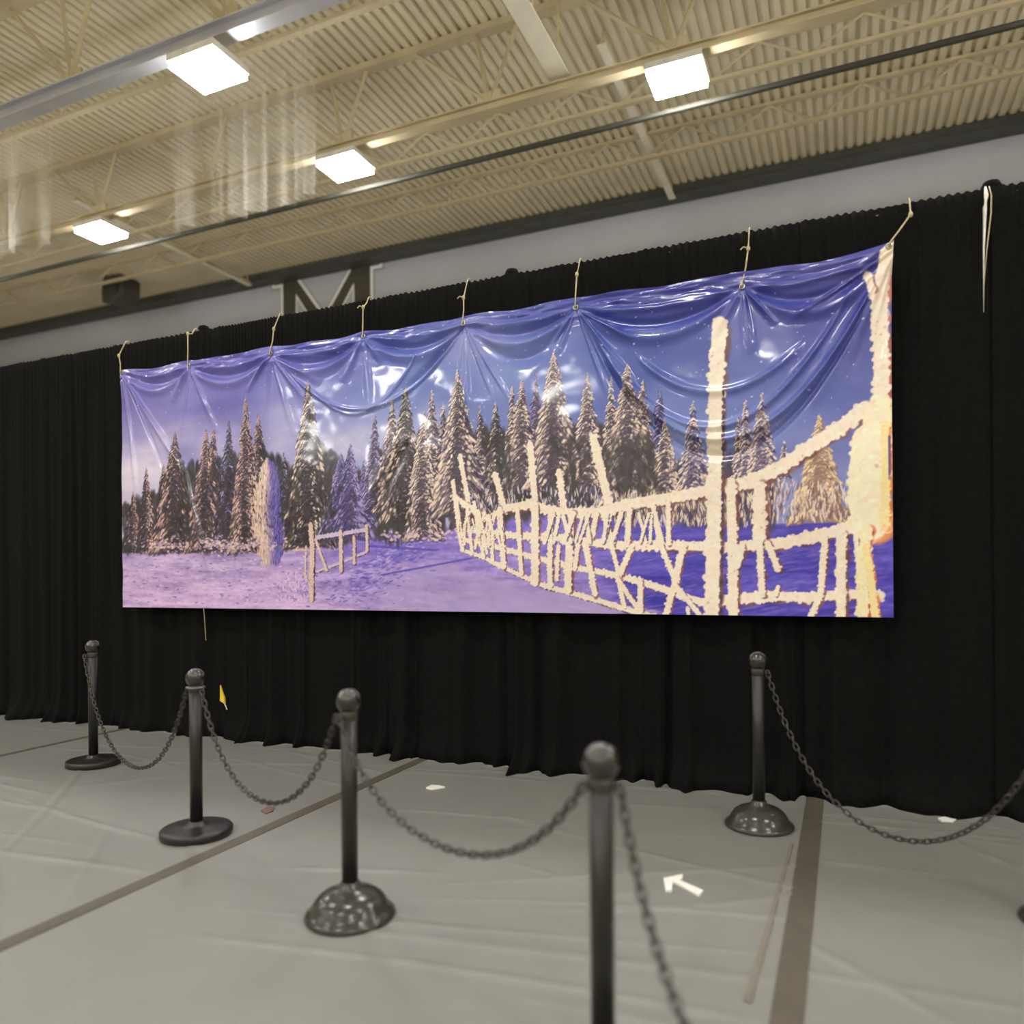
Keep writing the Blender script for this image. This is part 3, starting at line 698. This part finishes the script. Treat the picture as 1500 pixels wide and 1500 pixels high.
for q in range(16):
    x = rnd.uniform(800, 960); stroke([(x, 752), (x + rnd.uniform(-16, 16), 796)], rnd.uniform(5, 9), er=.6, edge=(96, 78, 110))
# two big frosted posts
stroke([(1053, 472), (1053, 490), (1049, 560), (1048, 640), (1046, 730), (1044, 800), (1042, 906)], 25, w2=24, er=.55, edge=(110, 78, 84))
for q in range(110):
    y = rnd.uniform(560, 905); c, r = uv(1061 - (y - 500) * .012, y); dab(c, r, rnd.uniform(1, 2.6), rnd.uniform(1.5, 4), 0, rnd.choice([(96, 66, 82), (130, 90, 88), (70, 58, 92)]), .85, 2)
stroke([(1300, 372), (1294, 400), (1288, 440), (1290, 500), (1291, 560), (1288, 620)], 27, er=.35, edge=(190, 110, 100))
stroke([(1270, 402), (1277, 430)], 13, er=.3); stroke([(1310, 362), (1296, 392)], 12, er=.2)
for _ in range(3):
    stroke([(1288, 600), (1280, 660), (1274, 720), (1276, 775)], 46, (252, 234, 204), er=.2, edge=(226, 150, 100), w2=56)
stroke([(1262, 636), (1254, 700), (1262, 775)], 30, (252, 234, 206), er=.2); stroke([(1282, 620), (1272, 700), (1282, 778)], 40, (252, 234, 206), er=0)
stroke([(1296, 620), (1298, 700), (1296, 775)], 15, (254, 226, 170), er=.3, edge=(230, 140, 80))
stroke([(1270, 775), (1262, 830), (1264, 906)], 20, (252, 232, 196), er=.5, edge=(200, 110, 90)); stroke([(1268, 800), (1276, 850), (1282, 906)], 14, (254, 226, 170), er=.4, edge=(220, 130, 80))
for q in range(60):
    y = rnd.uniform(640, 700); c, r = uv(1303, y); dab(c, r, 1.5, 3, 0, (120, 90, 140), .6)

IMG = 120 + (IMG - 120) * 1.14 - 8
PRINT = np.clip(s2l(np.clip(IMG, 0, 255)) * 0.92, 0, 0.9)

# ---- vinyl relief: straight pull folds from the grommets and swags between them
GR = [(181, 545), (277, 536), (399, 519), (532, 493), (680, 474), (845, 451), (1088, 419), (1311, 364)]
G2 = [uv(*p) for p in GR]
mx, mz = 1 / SX, 1 / SZ
H_ = np.zeros((NR, NC)); Xm, Zm = XX * mx, YY * mz
def pull(p, q, w, amp, grow=1.0):
    """ridge from photo pixel p to q, width w metres, fading to its end"""
    a, b = np.array(uv(*p)) * (mx, mz), np.array(uv(*q)) * (mx, mz); d = b - a; L = np.linalg.norm(d); d /= L
    al = (Xm - a[0]) * d[0] + (Zm - a[1]) * d[1]; ac = -(Xm - a[0]) * d[1] + (Zm - a[1]) * d[0]
    t = np.clip(al / L, 0, 1); ww = .62 * w * (.25 + grow * t)
    return amp * np.exp(-(ac / ww) ** 2) * np.clip(al / .08, 0, 1) * np.clip((L - al) / (.45 * L), 0, 1) * (al > 0)
def swag(p, q, sag, w, amp):
    a, b = np.array(uv(*p)) * (mx, mz), np.array(uv(*q)) * (mx, mz)
    t = (Xm - a[0]) / (b[0] - a[0]); cur = a[1] + (b[1] - a[1]) * t + sag * 4 * t * (1 - t)
    return amp * np.exp(-((Zm - cur) / (.6 * w)) ** 2) * np.clip(t * 8, 0, 1) * np.clip((1 - t) * 8, 0, 1)
for p, q, w, am in [((181, 547), (272, 700), .05, .03), ((181, 547), (240, 690), .035, -.02), ((181, 547), (205, 760), .05, .018), ((272, 690), (318, 884), .07, .02),
                    ((277, 538), (250, 590), .06, .03), ((277, 538), (320, 640), .05, .014), ((277, 538), (262, 680), .05, .012),
                    ((399, 521), (362, 575), .035, .035), ((399, 521), (450, 590), .04, .022), ((399, 521), (430, 640), .04, .012), ((399, 521), (385, 660), .05, .012), ((399, 521), (470, 560), .04, .018),
                    ((532, 495), (500, 560), .06, .018), ((532, 495), (560, 530), .05, .02), ((532, 495), (540, 600), .06, .01),
                    ((680, 476), (590, 580), .06, -.035), ((600, 640), (530, 800), .1, -.022), ((585, 640), (510, 800), .09, .02), ((680, 476), (724, 585), .025, .016), ((680, 476), (750, 590), .025, .016), ((680, 476), (668, 600), .03, .012), ((680, 476), (690, 640), .04, .01),
                    ((845, 453), (890, 580), .022, .02), ((845, 453), (905, 570), .022, .018), ((845, 453), (930, 560), .03, .028), ((845, 453), (795, 520), .03, .016), ((845, 453), (815, 520), .03, .014), ((845, 453), (935, 500), .035, .03),
                    ((1088, 421), (1138, 475), .03, .04), ((1311, 368), (1150, 472), .035, .04), ((1088, 421), (1100, 520), .05, .018), ((1088, 421), (1040, 500), .06, .016),
                    ((1311, 368), (1275, 500), .03, .02), ((1311, 368), (1230, 560), .05, .02), ((1311, 368), (1180, 600), .09, .03), ((1311, 368), (1300, 560), .04, .014)]:
    H_ += pull(p, q, w, am)
for i in range(7):
    s = (GR[i + 1][0] - GR[i][0])
    for sg, w, am in ((.05, .045, .02), (.13, .055, -.03), (.21, .07, .022)):
        H_ += swag(GR[i], GR[i + 1], sg * (1 if s < 200 else 1.35), w, am)
for p, q, sg, w, am in [((420, 540), (680, 478), .5, .03, .02), ((450, 560), (620, 500), .42, .025, .012), ((850, 455), (1300, 380), 1.05, .05, .035), ((850, 455), (1300, 380), 1.16, .05, -.03), ((862, 470), (1250, 420), 0.85, .045, .025), ((930, 520), (1180, 500), .3, .05, .02),
                        ((690, 480), (845, 455), .3, .07, -.02)]:
    H_ += swag(p, q, sg, w, am)
H_ += (fbm(NR, NC, 130, pr, 2, 160) - .5) * .05 + (fbm(NR, NC, 30, pr, 2, 34) - .5) * .003
# small crinkles along the top hem
top = np.exp(-((Zm - .06) / .09) ** 2)
H_ += top * ((fbm(NR, NC, 7, pr, 2, 40) - .5) * .035)
H_ *= np.clip((BZ1 - BZ0 - Zm) / .25, .25, 1)
# edge shape: rises to the corner grommets, hangs slightly between them, straight foot
gx = np.array([g[0] for g in G2]); ed = np.zeros(NC)
for i in range(7):
    m_ = (np.arange(NC) >= gx[i]) & (np.arange(NC) <= gx[i + 1]); t = (np.arange(NC)[m_] - gx[i]) / (gx[i + 1] - gx[i]); ed[m_] = 4 * t * (1 - t)
zoff = -.018 * ed[None] * np.exp(-Zm / .25) + 0.006 * np.sin(np.arange(NC) * .06)[None] * np.exp(-Zm / .1)
crn = np.exp(-((BX1 - BX0) - Xm) / .09) * np.exp(-Zm / .14) * .03
Pb = np.stack([BX0 + Xm + crn * .6, BN_Y - H_, BZ1 - Zm + zoff + crn], -1)
M['print'] = attr_mat('printed_vinyl', 'print', 0.32, spec=0.5, coat=0.75)
M['print'].node_tree.nodes['Principled BSDF'].inputs['Coat Roughness'].default_value = 0.09
bme = grid_mesh('banner', Pb[::-1], M['print']); set_color(bme, 'print', PRINT[::-1])
banner = tag(place('banner', bme), 'wide glossy vinyl banner printed with snowy spruces and frosted fence under starry dusk sky', 'banner')
ring = MB()
nn, mm_ = 12, 5
ring.add([((.016 + .006 * math.cos(2 * math.pi * b / mm_)) * math.cos(2 * math.pi * a / nn), .006 * math.sin(2 * math.pi * b / mm_), (.016 + .006 * math.cos(2 * math.pi * b / mm_)) * math.sin(2 * math.pi * a / nn)) for a in range(nn) for b in range(mm_)],
         [(a * mm_ + b, a * mm_ + (b + 1) % mm_, ((a + 1) % nn) * mm_ + (b + 1) % mm_, ((a + 1) % nn) * mm_ + b) for a in range(nn) for b in range(mm_)])
ring_me = ring.mesh('grommet', M['brass'], True)
# cords from the pipe to the grommets
tops = [(174, 521), (275, 489), (401, 482), (532, 450), (679, 436), (845, 402), (1096, 364), (1334, 314)]
for i, (g, tp) in enumerate(zip(GR, tops)):
    ci, ri = int(np.clip(G2[i][0], 4, NC - 5)), int(np.clip(G2[i][1], 5, NR - 1))
    gp = Pb[ri, ci] + np.array((0, -.008, 0))
    place('grommet', ring_me, banner, tuple(gp))
    tt = on_wall(tp[0], tp[1], BN_Y + .02); tt[2] = max(tt[2], gp[2] + .1)
    over = [np.array((tt[0], DR_Y + dy, DR_Z + dz)) for dy, dz in ((-.085, -.03), (-.06, .022), (-.035, .034), (-.012, .03), (0, -.004))]
    lab = 'thin tan cord tying a grommet of the banner top to the drape pipe'; grp = 'cords holding the banner'
    if i == 0: lab, grp = 'short tan cord at the banner corner above the small dark printed spruces', 'corner cords of the banner'
    if i == 7: lab, grp = 'slanting tan cord tied to the banner corner with the frosted post', 'corner cords of the banner'
    rp = thing('tie_cord', lab, 'cord', tuple(gp), grp)
    R = lambda p: np.asarray(p) - gp
    MB().tube([(0, -.004, -.012), (0, -.012, .012), (R(tt) * .5 + (.004 * (-1) ** i, 0, 0)), R(tt)] + [R(p) for p in over], [.005, .005, .0055, .006] + [.005] * 5, 7).build('cord', M['twine'], rp, True)
    kn = R(tt)
    MB().lathe([(.003, -.02), (.012, -.012), (.014, 0), (.011, .013), (.003, .02)], 8, tuple(kn)).build('knot', M['twine'], rp, True)
    if i in (3, 4, 6): MB().tube([kn, kn + (-.03, -.012, .012), kn + (-.05, -.012, -.005)], .005, 6).build('cord_tail', M['twine'], rp)
# cord hanging from the foot of the banner
h0, h1 = on_wall(300, 888, BN_Y), on_wall(302, 938, BN_Y)
tag(MB().tube([(0, -.01, .02), (.003, 0, -.08), (0.01, 0.01, h1[2] - h0[2])], .0032, 6).build('loose_cord', M['twine'], None, False, (h0[0], BN_Y - .01, h0[2])), 'thin loose cord dangling below the bottom edge of the banner', 'cord')

# ================================================================== stanchions and chains
R_P, R_B = 0.036, 0.056
DOME = [(.0, 0), (.2, 0), (.203, .008), (.2, .018), (.186, .03), (.172, .045), (.162, .065), (.146, .086), (.12, .105), (.09, .117), (.062, .125), (.05, .135), (.043, .152), (.036, .156)]
FLAT = [(.0, 0), (.196, 0), (.204, .008), (.204, .036), (.196, .046), (.175, .05), (.08, .056), (.055, .062), (.046, .08), (.036, .084)]
def stanchion(x, y, Ht, base, label, collar=False):
    t = thing('chain_stanchion', label, 'stanchion', (x, y, 0.006), 'chain stanchions')
    MB().lathe(base, 40).build('base', M['gloss'] if base is DOME else M['post'], t, True)
    MB().lathe([(R_P, .08), (R_P, Ht - 2 * R_B + .012)], 24).build('pole', M['post'], t, True)
    zc = Ht - R_B
    MB().lathe([(R_B * math.sin(math.pi * k / 14), zc - R_B * math.cos(math.pi * k / 14)) for k in range(1, 14)] + [(.001, zc + R_B)], 28).build('ball_cap', M['ball'], t, True)
    zn = Ht - 2 * R_B
    MB().lathe([(R_P, zn - .03), (R_P + .004, zn - .026), (R_P + .006, zn + .004), (R_P, zn + .012)], 24).build('collar', M['gloss'], t, True)
    if collar: MB().lathe([(R_P, zn - .006), (R_P + .018, zn - .004), (R_P + .018, zn + .003), (R_P, zn + .006)], 24).build('collar_ring', M['pipe'], t, True)
    return zn - 0.024, t
ST = {}
def add_st(key, px, Ht, base, label, collar=False, xy=None):
    p = on_floor(*px) if xy is None else (xy[0], xy[1], 0)
    zn, t = stanchion(float(p[0]), float(p[1]), Ht, base, label, collar); ST[key] = (np.array((p[0], p[1], 0)), zn, t)
add_st('A', (137, 1121), 1.02, FLAT, 'black flat-based post without a metal ring, at the end of the chain line')
add_st('B', (288, 1224), 0.985, FLAT, 'black post with flat disc base and a thin metal ring under its ball', True)
add_st('C', (513, 1343), 1.02, DOME, 'black post with glossy domed base chained to the ringed flat-based post')
dpx = on_floor(884, 1592); add_st('D', None, 1.02, DOME, 'black ball-topped post between the domed-base post and the white floor arrow', False, (dpx[0], dpx[1]))
add_st('E', (1112, 1211), 1.05, DOME, 'lone black post with glossy domed base beside the wide seam tape under the banner')
add_st('F', (1573, 1358), 1.02, DOME, 'black post at the other end of the lone post\'s chain')
add_st('G', None, 1.02, DOME, 'black post ending the chain that falls past the white floor arrow', False, (float((_C + _f * .6 + _r * .55)[0]), float((_C + _f * .6 + _r * .55)[1])))
# chain link
lk = MB()
path = []
for k in range(12):
    a = 2 * math.pi * k / 12; path.append((.0085 * math.cos(a), .0165 * math.sin(a) + (.0085 if math.sin(a) > .01 else (-.0085 if math.sin(a) < -.01 else 0))))
path = [(.0125 * math.cos(2 * math.pi * k / 12), .0125 * math.sin(2 * math.pi * k / 12) + (.0115 if 0 < k < 6 else (-.0115 if k > 6 else 0))) for k in range(12)]
vs, fs = [], []
for k in range(12):
    p = np.array(path[k]); t = np.array(path[(k + 1) % 12]) - np.array(path[k - 1]); t /= np.linalg.norm(t); nrm = np.array((t[1], -t[0]))
    for b in range(4):
        a = math.pi / 2 * b + math.pi / 4; o = p + nrm * .0046 * math.cos(a); vs.append((o[0], .0046 * math.sin(a), o[1]))
for k in range(12):
    for b in range(4): fs.append((k * 4 + b, k * 4 + (b + 1) % 4, ((k + 1) % 12) * 4 + (b + 1) % 4, ((k + 1) % 12) * 4 + b))
link_me = lk.add(vs, fs).mesh('chain_link', M['chain'], True)
def chain(ka, kb, oa, ob, zlow, label):
    pa, za, ta = ST[ka]; pb, zb, tb = ST[kb]
    a = pa + _r0 * oa[0] - _f * oa[1]; b = pb + _r0 * ob[0] - _f * ob[1]; a = np.array((a[0], a[1], za + .006)); b = np.array((b[0], b[1], zb + .006))
    for e, base_, t in ((a, pa, ta), (b, pb, tb)):
        d = np.array((e[0] - base_[0], e[1] - base_[1], 0)); d /= np.linalg.norm(d); zl = e[2] - .006
        MB().tube([d * .03 + (0, 0, zl + .012), d * .05 + (0, 0, zl + .012), d * .059 + (0, 0, zl + .002), d * .064 + (0, 0, zl + .012)], .004, 6).build('hook', M['chain'], t, True)
    ts = np.linspace(0, 1, 400); pts = a[None] * (1 - ts[:, None]) + b[None] * ts[:, None]
    s = (a[2] + b[2]) / 2 - zlow
    kk = 2.2; sagf = (np.cosh(kk * (2 * ts - 1)) - math.cosh(kk)) / (1 - math.cosh(kk)); pts[:, 2] -= s * sagf
    L = np.concatenate([[0], np.cumsum(np.linalg.norm(np.diff(pts, axis=0), axis=1))])
    nl = int(L[-1] / .037)
    c = thing('chain', label, 'chain', tuple(a), 'stanchion chains')
    for i in range(nl + 1):
        d = L[-1] * i / nl; p = np.array([np.interp(d, L, pts[:, q]) for q in range(3)])
        p2 = np.array([np.interp(min(d + .01, L[-1]), L, pts[:, q]) for q in range(3)]); p1 = np.array([np.interp(max(d - .01, 0), L, pts[:, q]) for q in range(3)])
        q = Vector(p2 - p1).to_track_quat('Z', 'Y').to_matrix() @ Matrix.Rotation(math.pi / 4 + (math.pi / 2) * (i % 2), 3, 'Z')
        o = place('chain_link', link_me, c); o.matrix_local = Matrix.Translation(Vector(p - a)) @ q.to_4x4()
chain('A', 'B', (-.05, .03), (-.057, -.01), .22, 'dark plastic chain sagging between the two flat-based posts')
chain('B', 'C', (.05, .03), (-.058, 0), .37, 'dark plastic chain sagging between the ringed post and the domed-base post')
chain('C', 'D', (-.03, .05), (-.057, -.01), .53, 'dark plastic chain sagging from the domed-base post towards the arrow post')
chain('D', 'G', (.056, .015), (-.01, -.057), .45, 'dark plastic chain falling steeply past the white floor arrow')
chain('E', 'F', (.056, .015), (-.04, -.042), .16, 'dark plastic chain from the lone post nearly touching the floor')
